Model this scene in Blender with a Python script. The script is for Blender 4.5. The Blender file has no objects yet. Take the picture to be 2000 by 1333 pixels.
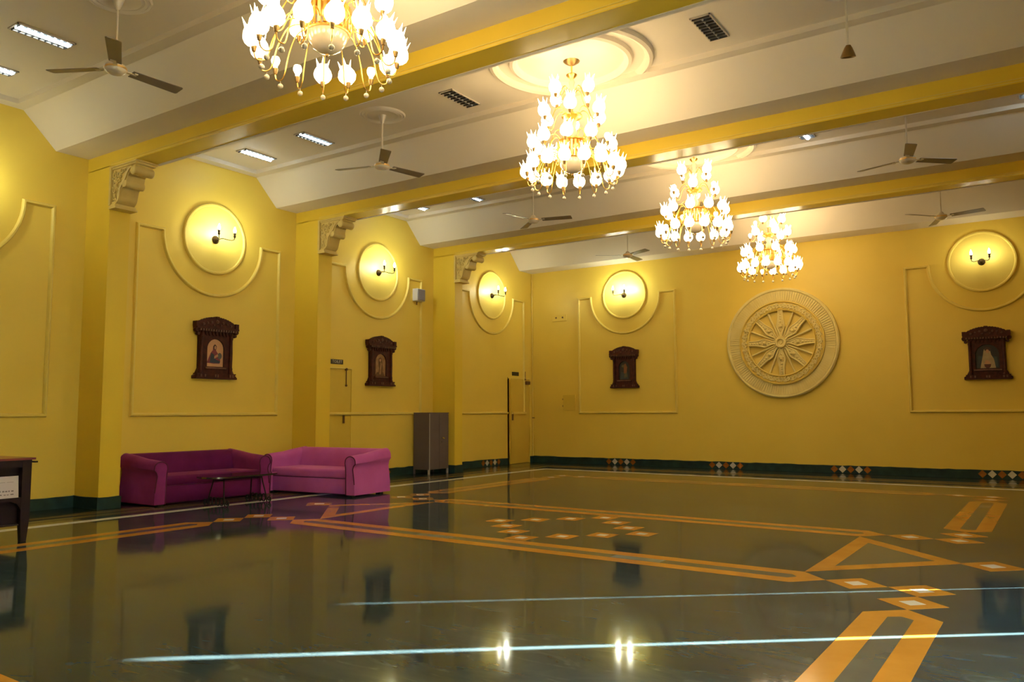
import bpy, bmesh, math, random
from mathutils import Vector, Matrix
random.seed(7)
PI = math.pi
C = bpy.context.scene.collection
S = bpy.context.scene

# ------------------------------------------------------------------ camera
CAM = Vector((10.65, -16.6715, 1.20))
YAW, PITCH, ROLL, FPX = 0.59328, 0.08857, -0.00416, 1574.387
cd = bpy.data.cameras.new('camera'); cam = bpy.data.objects.new('camera', cd); C.objects.link(cam)
fw = Vector((-math.sin(YAW)*math.cos(PITCH), math.cos(YAW)*math.cos(PITCH), math.sin(PITCH)))
rt = Vector((math.cos(YAW), math.sin(YAW), 0)); up = rt.cross(fw)
R2 = rt*math.cos(ROLL)+up*math.sin(ROLL); U2 = up*math.cos(ROLL)-rt*math.sin(ROLL)
cam.matrix_world = Matrix(((R2.x, U2.x, -fw.x, CAM.x), (R2.y, U2.y, -fw.y, CAM.y), (R2.z, U2.z, -fw.z, CAM.z), (0, 0, 0, 1)))
cd.sensor_width = 36; cd.lens = 36*FPX/2000; cd.clip_start = .05; cd.clip_end = 100
S.camera = cam
# ------------------------------------------------------------------ light
W = bpy.data.worlds.new('sky'); S.world = W; W.use_nodes = True
bg = W.node_tree.nodes['Background']; bg.inputs[0].default_value = (.66, .83, 1.0, 1); bg.inputs[1].default_value = 17.0
sl = bpy.data.lights.new('sun_offscreen', 'SUN'); sl.energy = 210; sl.angle = math.radians(.5); sl.color = (1.0, 1.0, .86)
sun = bpy.data.objects.new('sun_offscreen', sl); C.objects.link(sun); sun.location = (25, 0, 12)
EL = math.radians(15.3)
sd = Vector((-.778*math.cos(EL), -.628*math.cos(EL), -math.sin(EL)))
sun.rotation_euler = sd.to_track_quat('-Z', 'Y').to_euler()
def portal(loc, sx, sy):
    l = bpy.data.lights.new('window_right_offscreen', 'AREA'); l.shape = 'RECTANGLE'; l.size = sx; l.size_y = sy; l.cycles.is_portal = True
    o = bpy.data.objects.new('window_right_offscreen', l); C.objects.link(o); o.location = loc; o.rotation_euler = Vector((-1, 0, 0)).to_track_quat('-Z', 'Y').to_euler()
vs = S.view_settings; vs.view_transform = 'Standard'; vs.look = 'None'; vs.gamma = 1; vs.exposure = 0.42; vs.use_curve_mapping = False
L_SHADE, L_BULB, L_SCONCE, L_TUBE = 8.0, 10.0, 430.0, 26.0
WARM = (1.0, .79, .46)

# ------------------------------------------------------------------ materials
def mat(name, col, rough=.6, spec=.5, metal=0., noise=None, nscale=6., bump=0., bscale=60., emit=None, estr=0., coat=0., sheen=0., sheencol=None, stretch=None):
    m = bpy.data.materials.new(name); m.use_nodes = True
    nt = m.node_tree; b = nt.nodes['Principled BSDF']
    b.inputs['Base Color'].default_value = (*col, 1); b.inputs['Roughness'].default_value = rough
    b.inputs['Specular IOR Level'].default_value = spec; b.inputs['Metallic'].default_value = metal
    if coat: b.inputs['Coat Weight'].default_value = coat; b.inputs['Coat Roughness'].default_value = .08
    if sheen:
        b.inputs['Sheen Weight'].default_value = sheen; b.inputs['Sheen Roughness'].default_value = .35
        b.inputs['Sheen Tint'].default_value = (*(sheencol or col), 1)
    if emit: b.inputs['Emission Color'].default_value = (*emit, 1); b.inputs['Emission Strength'].default_value = estr
    if noise or bump:
        tc = nt.nodes.new('ShaderNodeTexCoord'); src = tc.outputs['Object']
        if stretch:
            mp = nt.nodes.new('ShaderNodeMapping'); mp.inputs['Scale'].default_value = stretch
            nt.links.new(src, mp.inputs[0]); src = mp.outputs[0]
    if noise:
        n = nt.nodes.new('ShaderNodeTexNoise'); n.inputs['Scale'].default_value = nscale; n.inputs['Detail'].default_value = 5
        nt.links.new(src, n.inputs['Vector'])
        r = nt.nodes.new('ShaderNodeValToRGB'); r.color_ramp.elements[0].position = .3; r.color_ramp.elements[1].position = .7
        r.color_ramp.elements[0].color = (*noise, 1); r.color_ramp.elements[1].color = (*col, 1)
        nt.links.new(n.outputs[0], r.inputs[0]); nt.links.new(r.outputs[0], b.inputs['Base Color'])
    if bump:
        n2 = nt.nodes.new('ShaderNodeTexNoise'); n2.inputs['Scale'].default_value = bscale; n2.inputs['Detail'].default_value = 3
        bp = nt.nodes.new('ShaderNodeBump'); bp.inputs['Strength'].default_value = bump; bp.inputs['Distance'].default_value = .01
        nt.links.new(src, n2.inputs['Vector']); nt.links.new(n2.outputs[0], bp.inputs['Height']); nt.links.new(bp.outputs[0], b.inputs['Normal'])
    return m
M = {}
M['wall'] = mat('yellow_paint', (.82, .59, .095), .42, .35, noise=(.79, .56, .082), nscale=1.3, bump=.05, bscale=25)
M['disc'] = mat('disc_paint', (.80, .61, .13), .42, .35, noise=(.77, .575, .11), nscale=2)
M['mould'] = mat('moulding_paint', (.80, .61, .13), .42, .35, noise=(.77, .575, .11), nscale=9)
M['ceil'] = mat('ceiling_paint', (.79, .70, .575), .55, .35, noise=(.76, .67, .54), nscale=.9)
M['beam'] = mat('beam_yellow_enamel', (.82, .575, .055), .38, .35, noise=(.79, .545, .048), nscale=1.5)
M['soffit'] = mat('beam_soffit_enamel', (.82, .575, .055), .24, .4, noise=(.79, .545, .048), nscale=3)
M['carve'] = mat('carved_plaster', (.72, .54, .18), .45, .4, noise=(.66, .48, .14), nscale=8)
M['wheel'] = mat('wheel_plaster', (.78, .64, .25), .5, .35, noise=(.73, .57, .19), nscale=6)
M['wheel2'] = mat('wheel_rim_plaster', (.80, .67, .27), .5, .35, noise=(.75, .60, .21), nscale=5)
M['wheel3'] = mat('wheel_recess_plaster', (.78, .58, .13), .5, .35, noise=(.72, .52, .10), nscale=4)
M['base'] = mat('green_marble', (.018, .05, .048), .42, .3, noise=(.008, .022, .024), nscale=5)
M['tile_o'] = mat('baseboard_orange_stone', (.36, .13, .025), .25, noise=(.26, .08, .015), nscale=20)
M['tile_w'] = mat('baseboard_white_stone', (.62, .58, .50), .25, noise=(.5, .47, .4), nscale=25)
def floor_mat():
    m = bpy.data.materials.new('polished_green_stone'); m.use_nodes = True; nt = m.node_tree; b = nt.nodes['Principled BSDF']
    N = nt.nodes.new; L = nt.links.new
    tc = N('ShaderNodeTexCoord')
    n1 = N('ShaderNodeTexNoise'); n1.inputs['Scale'].default_value = .9; n1.inputs['Detail'].default_value = 8; n1.inputs['Roughness'].default_value = .65; n1.inputs['Distortion'].default_value = .8
    mp = N('ShaderNodeMapping'); mp.inputs['Scale'].default_value = (1, 3.2, 1); mp.inputs['Rotation'].default_value = (0, 0, .5)
    L(tc.outputs['Object'], mp.inputs[0]); L(mp.outputs[0], n1.inputs['Vector'])
    r = N('ShaderNodeValToRGB'); e = r.color_ramp.elements
    e[0].position = .32; e[0].color = (.020, .038, .048, 1); e[1].position = .72; e[1].color = (.048, .078, .090, 1)
    L(n1.outputs[0], r.inputs[0])
    n3 = N('ShaderNodeTexNoise'); n3.inputs['Scale'].default_value = 2.2; n3.inputs['Detail'].default_value = 9; n3.inputs['Distortion'].default_value = 2.5
    mp3 = N('ShaderNodeMapping'); mp3.inputs['Scale'].default_value = (1, 2.4, 1); mp3.inputs['Rotation'].default_value = (0, 0, -.6)
    L(tc.outputs['Object'], mp3.inputs[0]); L(mp3.outputs[0], n3.inputs['Vector'])
    r3 = N('ShaderNodeValToRGB'); e = r3.color_ramp.elements; e[0].position = .60; e[0].color = (0, 0, 0, 1); e[1].position = .75; e[1].color = (.55, .55, .55, 1)
    L(n3.outputs[0], r3.inputs[0])
    mx = N('ShaderNodeMix'); mx.data_type = 'RGBA'; L(r3.outputs[0], mx.inputs[0]); L(r.outputs[0], mx.inputs[6]); mx.inputs[7].default_value = (.09, .14, .155, 1)
    L(mx.outputs[2], b.inputs['Base Color'])
    rr = N('ShaderNodeMapRange'); rr.inputs[1].default_value = .3; rr.inputs[2].default_value = .8; rr.inputs[3].default_value = .06; rr.inputs[4].default_value = .085
    L(n3.outputs[0], rr.inputs[0]); L(rr.outputs[0], b.inputs['Roughness'])
    b.inputs['Specular IOR Level'].default_value = .085
    n2 = N('ShaderNodeTexNoise'); n2.inputs['Scale'].default_value = 2.; n2.inputs['Detail'].default_value = 2
    bp = N('ShaderNodeBump'); bp.inputs['Strength'].default_value = .02; bp.inputs['Distance'].default_value = .02
    L(tc.outputs['Object'], n2.inputs['Vector']); L(n2.outputs[0], bp.inputs['Height']); L(bp.outputs[0], b.inputs['Normal'])
    return m
M['floor'] = floor_mat()
M['in_o'] = mat('inlay_orange_stone', (.62, .27, .04), .14, .2, noise=(.54, .22, .03), nscale=4)
M['in_w'] = mat('inlay_white_marble', (.85, .80, .72), .16, .5, noise=(.78, .72, .64), nscale=12)
M['in_g'] = mat('inlay_grey_green_stone', (.07, .10, .105), .16, .2, noise=(.05, .075, .08), nscale=3)
M['in_p'] = mat('inlay_pale_green_stone', (.28, .29, .22), .16, .5, noise=(.22, .23, .17), nscale=6)
M['in_y'] = mat('inlay_ochre_stone', (.22, .13, .035), .16, .5, noise=(.18, .10, .025), nscale=4)
M['in_d'] = mat('border_dark_green_stone', (.016, .034, .030), .16, .5, noise=(.010, .022, .02), nscale=2)
M['brass'] = mat('brass', (.83, .52, .14), .28, metal=1.)
M['brass_d'] = mat('aged_brass', (.30, .19, .07), .4, metal=.8)
M['bronze'] = mat('dark_bronze', (.085, .055, .025), .4, metal=.6)
M['shade'] = mat('frosted_lit_glass', (.9, .85, .75), .4, emit=WARM, estr=L_SHADE)
M['bulb'] = mat('lit_bulb', (.9, .85, .75), .4, emit=(1., .78, .45), estr=L_BULB)
M['crystal'] = mat('cut_crystal', (.62, .52, .38), .08, .8, coat=.6)
M['sbulb'] = mat('sconce_bulb_lit', (.9, .9, .85), .4, emit=(.94, 1., .78), estr=L_SCONCE)
M['sbulb_dim'] = mat('sconce_bulb_dim', (.9, .9, .85), .4, emit=(1., .95, .66), estr=L_SCONCE*.3)
M['tube'] = mat('fluorescent_tube', (.9, .95, 1), .4, emit=(.70, .88, 1.), estr=L_TUBE)
M['tube_off'] = mat('unlit_tube', (.35, .33, .30), .4)
M['alu'] = mat('brushed_reflector', (.42, .42, .42), .3, metal=.8)
M['louvre'] = mat('dark_louvre', (.06, .055, .05), .35, metal=.3)
M['trimw'] = mat('fitting_rim', (.55, .48, .40), .5)
M['fan_w'] = mat('fan_cream_enamel', (.66, .58, .47), .3, coat=.3)
M['fan_b'] = mat('fan_blade_taupe', (.25, .20, .155), .38, noise=(.22, .175, .13), nscale=5)
M['fan_g'] = mat('fan_gold_band', (.75, .5, .2), .3, metal=.8)
M['plum'] = mat('plum_velvet', (.135, .010, .090), .85, .15, noise=(.10, .007, .066), nscale=4, bump=.15, bscale=200, sheen=.35, sheencol=(.7, .15, .4))
M['pink'] = mat('pink_velvet', (.56, .12, .44), .85, .15, noise=(.48, .09, .36), nscale=3, bump=.15, bscale=200, sheen=.6, sheencol=(.9, .35, .6))
M['rose'] = mat('rose_velvet', (.30, .038, .20), .85, .15, noise=(.20, .022, .13), nscale=3, bump=.15, bscale=200, sheen=.4, sheencol=(.8, .25, .5))
M['piping'] = mat('dark_piping', (.10, .006, .05), .8)
M['black'] = mat('black_paint', (.012, .011, .012), .4)
M['iron'] = mat('wrought_iron', (.012, .010, .010), .45, metal=.4)
M['smoked'] = mat('smoked_glass', (.030, .022, .018), .05, .8, coat=.5)
M['steel'] = mat('mauve_grey_steel', (.135, .103, .108), .42, .4, noise=(.12, .09, .095), nscale=5)
M['steel_e'] = mat('pale_steel_edge', (.42, .38, .36), .4)
M['chrome'] = mat('chrome', (.8, .78, .74), .18, metal=1.)
M['wood'] = mat('carved_dark_wood', (.080, .017, .010), .5, .22, noise=(.030, .007, .006), nscale=16, bump=.3, bscale=60)
M['wood_l'] = mat('worn_wood_highlights', (.16, .065, .045), .45, noise=(.09, .035, .02), nscale=30)
M['desk'] = mat('dark_purple_wood', (.020, .008, .016), .4, .3, noise=(.015, .006, .012), nscale=12)
M['desk_t'] = mat('desk_top_red', (.22, .06, .06), .25, .5)
M['paper'] = mat('white_paper', (.58, .50, .52), .7)
M['ink'] = mat('grey_ink', (.20, .16, .17), .7)
M['door'] = mat('door_yellow_paint', (.71, .50, .07), .42, .4, noise=(.66, .45, .055), nscale=2)
M['rust'] = mat('rusty_latch', (.14, .065, .02), .6)
M['sign'] = mat('black_sign', (.030, .020, .010), .4)
M['sign_t'] = mat('sign_lettering', (.55, .52, .42), .5)
M['spk'] = mat('speaker_grey', (.26, .25, .30), .6, noise=(.22, .21, .25), nscale=80)
M['spk_w'] = mat('speaker_white', (.62, .58, .55), .5)
M['glass'] = mat('window_pane', (.9, .95, 1), .3)
def add_pane_mat():
    m = bpy.data.materials.new('clear_pane'); m.use_nodes = True; nt = m.node_tree
    t = nt.nodes.new('ShaderNodeBsdfTransparent'); t.inputs[0].default_value = (.88, .93, .95, 1)
    g = nt.nodes.new('ShaderNodeBsdfGlossy'); g.inputs['Roughness'].default_value = .05
    x = nt.nodes.new('ShaderNodeMixShader'); x.inputs[0].default_value = .06
    nt.links.new(t.outputs[0], x.inputs[1]); nt.links.new(g.outputs[0], x.inputs[2]); nt.links.new(x.outputs[0], nt.nodes['Material Output'].inputs[0])
    return m
M['pane'] = add_pane_mat()
M['out_g'] = mat('grey_paving', (.35, .35, .34), .8, noise=(.28, .28, .27), nscale=3)
M['out_w'] = mat('sun_blocker_white', (.82, .84, .86), .8, noise=(.76, .78, .80), nscale=2)
def pic(name, c, n, sc=8): return mat(name, c, .5, noise=n, nscale=sc)
P_PEACH = pic('print_peach', (.60, .33, .16), (.55, .29, .13)); P_RED = pic('print_crimson', (.22, .03, .05), (.15, .02, .03))
P_BLUE = pic('print_navy', (.02, .04, .06), (.012, .025, .04)); P_SKIN = pic('print_skin', (.50, .26, .14), (.45, .22, .11))
P_HAIR = pic('print_hair', (.05, .02, .015), (.04, .015, .01)); P_GREY = pic('print_grey', (.12, .12, .11), (.08, .08, .07))
P_SEPIA = pic('print_sepia', (.36, .20, .09), (.22, .11, .04), 14); P_BROWN = pic('print_brown', (.13, .055, .015), (.09, .035, .01), 20)
P_DARK = pic('print_dark', (.02, .018, .014), (.01, .009, .008)); P_TEAL = pic('print_teal', (.035, .05, .05), (.02, .03, .035))
P_ORNG = pic('print_orange', (.22, .07, .02), (.15, .045, .015)); P_CREAM = pic('print_cream', (.42, .31, .17), (.30, .21, .11), 12)
P_OLIVE = pic('print_olive', (.10, .09, .04), (.06, .055, .025)); P_MAROON = pic('print_maroon', (.10, .02, .015), (.06, .012, .01))

# ------------------------------------------------------------------ mesh helpers
class MB:
    def __init__(s): s.v = []; s.f = []
    def add(s, vs, fs):
        n = len(s.v); s.v += [tuple(p) for p in vs]; s.f += [tuple(i+n for i in f) for f in fs]; return s
    def box(s, x0, x1, y0, y1, z0, z1):
        return s.add([(x0,y0,z0),(x1,y0,z0),(x1,y1,z0),(x0,y1,z0),(x0,y0,z1),(x1,y0,z1),(x1,y1,z1),(x0,y1,z1)],
                     [(0,3,2,1),(4,5,6,7),(0,1,5,4),(1,2,6,5),(2,3,7,6),(3,0,4,7)])
    def prism(s, poly, ax, a, b):
        """extrude a 2-D polygon along axis ax; polygon coords are the other two axes in order"""
        def p3(u, v, w): return [(w,u,v),(u,w,v),(u,v,w)][ax]
        n = len(poly)
        s.add([p3(u,v,a) for u,v in poly]+[p3(u,v,b) for u,v in poly],
              [tuple(range(n))[::-1], tuple(range(n,2*n))]+[(i,(i+1)%n,n+(i+1)%n,n+i) for i in range(n)])
        return s
    def lathe(s, prof, seg=16, c=(0,0,0), ax=2, caps=True):
        n = len(s.v); k = len(prof)
        for r, h in prof:
            for j in range(seg):
                a = 2*PI*j/seg; u, v = r*math.cos(a), r*math.sin(a)
                p = [(h,u,v),(v,h,u),(u,v,h)][ax]
                s.v.append((p[0]+c[0], p[1]+c[1], p[2]+c[2]))
        for i in range(k-1):
            for j in range(seg):
                a = n+i*seg+j; b = n+i*seg+(j+1)%seg; s.f.append((a,b,b+seg,a+seg))
        if caps and prof[0][0] > 1e-5: s.f.append(tuple(n+j for j in range(seg))[::-1])
        if caps and prof[-1][0] > 1e-5: s.f.append(tuple(n+(k-1)*seg+j for j in range(seg)))
        return s
    def tube(s, pts, r, seg=6, closed=False):
        pts = [Vector(p) for p in pts]; n = len(s.v); k = len(pts); prev = None
        rs = r if isinstance(r, (list, tuple)) else [r]*k
        for i, p in enumerate(pts):
            if closed: d = pts[(i+1)%k]-pts[i-1]
            else: d = pts[min(i+1,k-1)]-pts[max(i-1,0)]
            d.normalize()
            if prev is None:
                a = Vector((0,0,1)) if abs(d.z) < .9 else Vector((1,0,0)); u = d.cross(a).normalized()
            else:
                u = prev-d*prev.dot(d); u.normalize()
            prev = u; w = d.cross(u)
            for j in range(seg):
                t = 2*PI*j/seg; s.v.append(tuple(p+(u*math.cos(t)+w*math.sin(t))*rs[i]))
        for i in range(k if closed else k-1):
            for j in range(seg):
                a = n+i*seg+j; b = n+i*seg+(j+1)%seg; i2 = (i+1)%k
                s.f.append((a,b,n+i2*seg+(j+1)%seg,n+i2*seg+j))
        if not closed:
            s.f.append(tuple(n+j for j in range(seg))[::-1]); s.f.append(tuple(n+(k-1)*seg+j for j in range(seg)))
        return s
    def sphere(s, c, r, seg=10, rings=6, sz=1.):
        return s.lathe([(max(1e-6, r*math.sin(PI*i/rings)), -r*sz*math.cos(PI*i/rings)) for i in range(rings+1)], seg, c)
    def rbox(s, x0, x1, y0, y1, z0, z1, r=.04, seg=3):
        """rounded box"""
        bm = bmesh.new(); bmesh.ops.create_cube(bm, size=1)
        for v in bm.verts: v.co = Vector((x0+(v.co.x+.5)*(x1-x0), y0+(v.co.y+.5)*(y1-y0), z0+(v.co.z+.5)*(z1-z0)))
        bmesh.ops.bevel(bm, geom=bm.edges[:], offset=r, segments=seg, profile=.5, affect='EDGES')
        bm.verts.index_update(); s.add([v.co for v in bm.verts], [[v.index for v in f.verts] for f in bm.faces]); bm.free(); return s
    def mesh(s, name, m, smooth=False, sharp=40):
        me = bpy.data.meshes.new(name); me.from_pydata(s.v, [], s.f)
        bm = bmesh.new(); bm.from_mesh(me); bmesh.ops.remove_doubles(bm, verts=bm.verts, dist=1e-6)
        bmesh.ops.recalc_face_normals(bm, faces=bm.faces); bm.to_mesh(me); bm.free()
        if m: me.materials.append(m)
        if smooth: me.shade_smooth(); me.set_sharp_from_angle(angle=math.radians(sharp))
        return me
    def build(s, name, m, parent=None, smooth=False, loc=None, rot=None, sharp=40):
        return link(s.mesh(name, m, smooth, sharp), name, parent, loc, rot)
def link(me, name, parent=None, loc=None, rot=None):
    o = bpy.data.objects.new(name, me); C.objects.link(o)
    if parent: o.parent = parent
    if loc: o.location = loc
    if rot: o.rotation_euler = rot
    return o
def tag(o, label=None, cat=None, group=None, kind=None):
    for k, v in (('label', label), ('category', cat), ('group', group), ('kind', kind)):
        if v: o[k] = v
    return o
def thing(name, label, cat, loc=(0,0,0), rz=0., group=None):
    o = bpy.data.objects.new(name, None); C.objects.link(o); o.location = loc; o.rotation_euler = (0,0,rz); o.empty_display_size = .1
    return tag(o, label, cat, group)
def arc(cx, cy, r, a0, a1, n): return [(cx+r*math.cos(a0+(a1-a0)*i/n), cy+r*math.sin(a0+(a1-a0)*i/n)) for i in range(n+1)]

# ------------------------------------------------------------------ room dimensions
XR, YB = 12.7, -18.2
ZS, ZO, ZT, ZC, ZROOF = 4.62, 4.42, 5.04, 5.10, 5.45
BEAMS = [(-14.70,-14.42), (-11.063,-10.785), (-7.475,-7.175), (-3.80,-3.548)]
PD = .568
BAYC = {0: -12.72, 1: -9.07, 2: -5.454, 3: -1.715}
BAYM = {0: -12.74, 1: -9.13, 2: -5.49, 3: -1.80}       # ceiling centre of each bay
ZCIR = 3.885
# ---- floor
floor = MB().box(-.3, XR+.3, YB-.3, .3, -.12, 0).build('floor', M['floor']); tag(floor, kind='structure')
SH = -.03
def fy(x, y): return y+SH*(x-6.31)
ZI = .0016
def slab(name, poly, m, z=ZI, parent=floor, thick=.0016):
    return MB().prism([(x, fy(x, y)) for x, y in poly], 2, z-thick-.0004, z).build(name, m, parent)
def rect(x0, x1, y0, y1): return [(x0,y0),(x1,y0),(x1,y1),(x0,y1)]
# borders along the walls
slab('border_slab', rect(0, .70, YB, 0), M['in_d']); slab('border_slab', rect(.70, XR, -.60, 0), M['in_d']); slab('border_slab', rect(XR-.7, XR, YB, -.60), M['in_d'])
for a, b in ((.72, .90), (1.02, 1.18)):
    slab('border_line', rect(a, a+(b-a), YB, -a-.25), M['in_y']); slab('border_line', rect(a, XR-a, -b-.25, -a-.25), M['in_y'], ZI+.0003); slab('border_line', rect(XR-b, XR-a, YB, -a-.25), M['in_y'])
slab('white_line', rect(1.44, 1.58, YB, -2.0), M['in_w']); slab('white_line', rect(1.44, XR-1.44, -2.10, -1.97), M['in_w'], ZI+.0003); slab('white_line', rect(XR-1.58, XR-1.44, YB, -2.0), M['in_w'])
def diamond(x, y, h, rot=True):
    q = lambda k: [(x+k,y),(x,y+k),(x-k,y),(x,y-k)] if rot else [(x-k,y-k),(x+k,y-k),(x+k,y+k),(x-k,y+k)]
    slab('inlay_diamond' if rot else 'inlay_square', q(h), M['in_o'])
    slab('inlay_centre', q(h*.38), M['in_w'], ZI+.0006, thick=.0012)
def band(a, b, c, alongx, pales=()):
    """pointed double-line band from tip a to tip b, centred on c"""
    h, w, t = .215, .145, .2
    hi = h-w
    P = (lambda u, v: (u, v)) if alongx else (lambda u, v: (v, u))
    mb = MB(); z0, z1 = -.0008, ZI
    out = [(a,c),(a+t,c-h),(b-t,c-h),(b,c),(b-t,c+h),(a+t,c+h)]
    inn = [(a+.20,c),(a+.25,c-hi),(b-.25,c-hi),(b-.20,c),(b-.25,c+hi),(a+.25,c+hi)]
    for i in range(6):
        j = (i+1) % 6; q = [out[i], out[j], inn[j], inn[i]]
        q = [P(*p) for p in q]; q = [(x, fy(x, y)) for x, y in q]
        if sum(q[k][0]*q[(k+1)%4][1]-q[(k+1)%4][0]*q[k][1] for k in range(4)) < 0: q = q[::-1]
        mb.prism(q, 2, z0, z1)
    mb.build('inlay_band', M['in_o'], floor)
    slab('inlay_core', [P(*p) for p in inn], M['in_g'], ZI-.0003)
    for u, l in pales:
        slab('inlay_core_pale', [P(*p) for p in [(u,c-hi*.9),(u+l,c-hi*.9),(u+l,c+hi*.9),(u,c+hi*.9)]], M['in_p'], ZI+.0003)
XL_, XR_ = 2.79, 9.83
YN, YF, YFAR, YNEAR = -10.465, -7.975, -3.43, -15.01
for yc in (YN, YF, YFAR, YNEAR): band(3.41, 9.21, yc, True, ((5.3,.45),(7.5,.45)) if yc == YN else ())
for xc in (XL_, XR_):
    band(YF+.62, YFAR-.62, xc, False, ((-4.9,.3),)); band(YNEAR+.62, YN-.62, xc, False)
    s = 1 if xc == XL_ else -1
    for yc, d in ((YN,-1),(YF,1),(YFAR,-1),(YNEAR,1)):
        diamond(xc, yc, .205); diamond(xc+s*.415, yc, .205); diamond(xc, yc+d*.415, .205)
YM = (YN+YF)/2
for i in range(3):
    for (ax, ay), (bx, by) in (((-.87,0),(0,.87)), ((0,.87),(.87,0)), ((.87,0),(0,-.87)), ((0,-.87),(-.87,0))):
        diamond(6.31+ax+(bx-ax)*i/3, YM+ay+(by-ay)*i/3, .125, False)
for s in (1, -1):
    o3 = [(6.31+s*2.70, YM-1.02), (6.31+s*2.70, YM+1.02), (6.31+s*3.66, YM)]
    cx, cy = sum(p[0] for p in o3)/3, YM
    i3 = [(6.31+s*2.84, YM-.66), (6.31+s*2.84, YM+.66), (6.31+s*3.46, YM)]
    mb = MB()
    for i in range(3):
        j = (i+1) % 3; mb.prism([(x, fy(x, y)) for x, y in (o3[i], o3[j], i3[j], i3[i])], 2, -.0008, ZI)
    mb.build('inlay_triangle', M['in_o'], floor); slab('inlay_core', i3, M['in_g'], ZI-.0003)
    diamond(6.31+s*3.86, YM, .235)

# ---- walls
DOOR1 = (-7.05, -6.12, 2.0); DOOR2 = (-1.075, -.12, 2.0)
mb = MB(); ys = [YB-.2, DOOR1[0], DOOR1[1], DOOR2[0], DOOR2[1], .2]
for a, b in ((ys[0],ys[1]),(ys[2],ys[3]),(ys[4],ys[5])): mb.box(-.2, 0, a, b, 0, ZROOF)
for d in (DOOR1, DOOR2): mb.box(-.2, 0, d[0], d[1], d[2], ZROOF)
wall_left = tag(mb.build('wall_left', M['wall']), kind='structure')
wall_back = tag(MB().box(0, XR, 0, .2, 0, ZROOF).build('wall_back', M['wall']), kind='structure')
DR = (-9.9, -7.9, 2.12)
WIN = [(-17.6, -15.1), (-14.0, -11.4)]; WZ = (.35, 2.85)
mb = MB(); ysr = [YB-.2]+[v for w in WIN for v in w]+[DR[0], DR[1], .2]
for i in range(0, len(ysr), 2): mb.box(XR, XR+.2, ysr[i], ysr[i+1], 0, ZROOF)
for a, b in WIN: mb.box(XR, XR+.2, a, b, 0, WZ[0]).box(XR, XR+.2, a, b, WZ[1], ZROOF)
mb.box(XR, XR+.2, DR[0], DR[1], DR[2], ZROOF)
wall_right = tag(mb.build('wall_right', M['wall']), kind='structure')
wall_rear = tag(MB().box(0, XR, YB-.2, YB, 0, ZROOF).build('wall_rear', M['wall']), kind='structure')
for n, (a, b) in enumerate(WIN):
    x0, x1 = XR+.08, XR+.14
    w = tag(MB().box(x0, x1, a, b, WZ[0], WZ[0]+.06).box(x0, x1, a, b, WZ[1]-.06, WZ[1]).box(x0, x1, a, a+.06, WZ[0], WZ[1]).box(x0, x1, b-.06, b, WZ[0], WZ[1]).box(x0, x1, (a+b)/2-.03, (a+b)/2+.03, WZ[0], WZ[1]).build('window_%d' % (n+1), M['trimw']), kind='structure')
    for u, v in ((a+.06, (a+b)/2-.03), ((a+b)/2+.03, b-.06)):
        MB().box(XR+.108, XR+.113, u, v, WZ[0]+.06, WZ[1]-.06).build('pane', M['pane'], w)
    portal((XR+.01, (a+b)/2, sum(WZ)/2), b-a, WZ[1]-WZ[0])
# added unseen outside: ground slab against light from below, white wall against low sun
tag(MB().box(XR+.3, 30, -30, 12, -.12, -.02).build('ground', M['out_g']), kind='structure')
tag(MB().box(16.2, 16.45, -24, -8.3, -.05, 4.4).build('wall_sun_blocker', M['out_w']), kind='structure')  # unseen wall added to block sun at the windows and bounce daylight
# side door of the hall, its leaves leave two narrow gaps for the low sun
d3 = tag(MB().box(XR+.02, XR+.045, -9.535, -8.215, .0, DR[2]).build('door_3', M['door']), kind='structure')
MB().box(XR+.02, XR+.04, DR[0], -9.600, 0, DR[2]).build('side_panel', M['door'], d3); MB().box(XR+.02, XR+.04, -8.189, DR[1], 0, DR[2]).build('side_panel', M['door'], d3)
MB().box(XR-.03, XR+.02, -8.9, -8.86, .95, 1.2).build('handle', M['chrome'], d3)
# pilasters
TRIM = 0
for y0, y1 in BEAMS:
    for x0, x1 in ((0, PD), (XR-PD, XR)):
        TRIM += 1; tag(MB().box(x0, x1, y0, y1, 0, ZO+.02).build('trim_%d' % TRIM, M['beam']), kind='structure')

def place_wall(o, wall, u, z=0.):
    """local x along the wall, local -y out of the wall"""
    if wall == 'L': o.location = (0, u, z); o.rotation_euler = (0, 0, PI/2)
    else: o.location = (u, 0, z)
    return o
# panels with a round bay around each disc (path swept with a small profile)
def moulding(name, wall, u0, paths, w=.055, d=.038, parent=None):
    mb = MB()
    for path, cl in paths:
        k = len(path); pts = [Vector(p) for p in path]; prof = [(-w/2,0),(-w/2*.8,d*.6),(-w*.18,d),(w*.18,d),(w/2*.8,d*.6),(w/2,0)]
        rows = []
        for i in range(k):
            a = pts[i]-pts[i-1] if (i or cl) else pts[1]-pts[0]; b = pts[(i+1)%k]-pts[i] if (i < k-1 or cl) else a
            a = a.normalized(); b = b.normalized(); t = (a+b).normalized(); n = Vector((-t.y, t.x)); sc = 1/max(.35, n.dot(Vector((-a.y, a.x))))
            rows.append([(pts[i].x+n.x*q*sc, -e+.001, pts[i].y+n.y*q*sc) for q, e in prof])
        n0 = len(mb.v); m_ = len(prof)
        for r in rows: mb.v += r
        for i in range(k if cl else k-1):
            j = (i+1) % k
            for q in range(m_-1): mb.f.append((n0+i*m_+q, n0+i*m_+q+1, n0+j*m_+q+1, n0+j*m_+q))
        if not cl:
            mb.f.append(tuple(n0+q for q in range(m_))); mb.f.append(tuple(n0+(k-1)*m_+q for q in range(m_)))
    o = mb.build(name, M['mould'], parent, smooth=True, sharp=35)
    return o if parent else place_wall(o, wall, u0)
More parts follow.
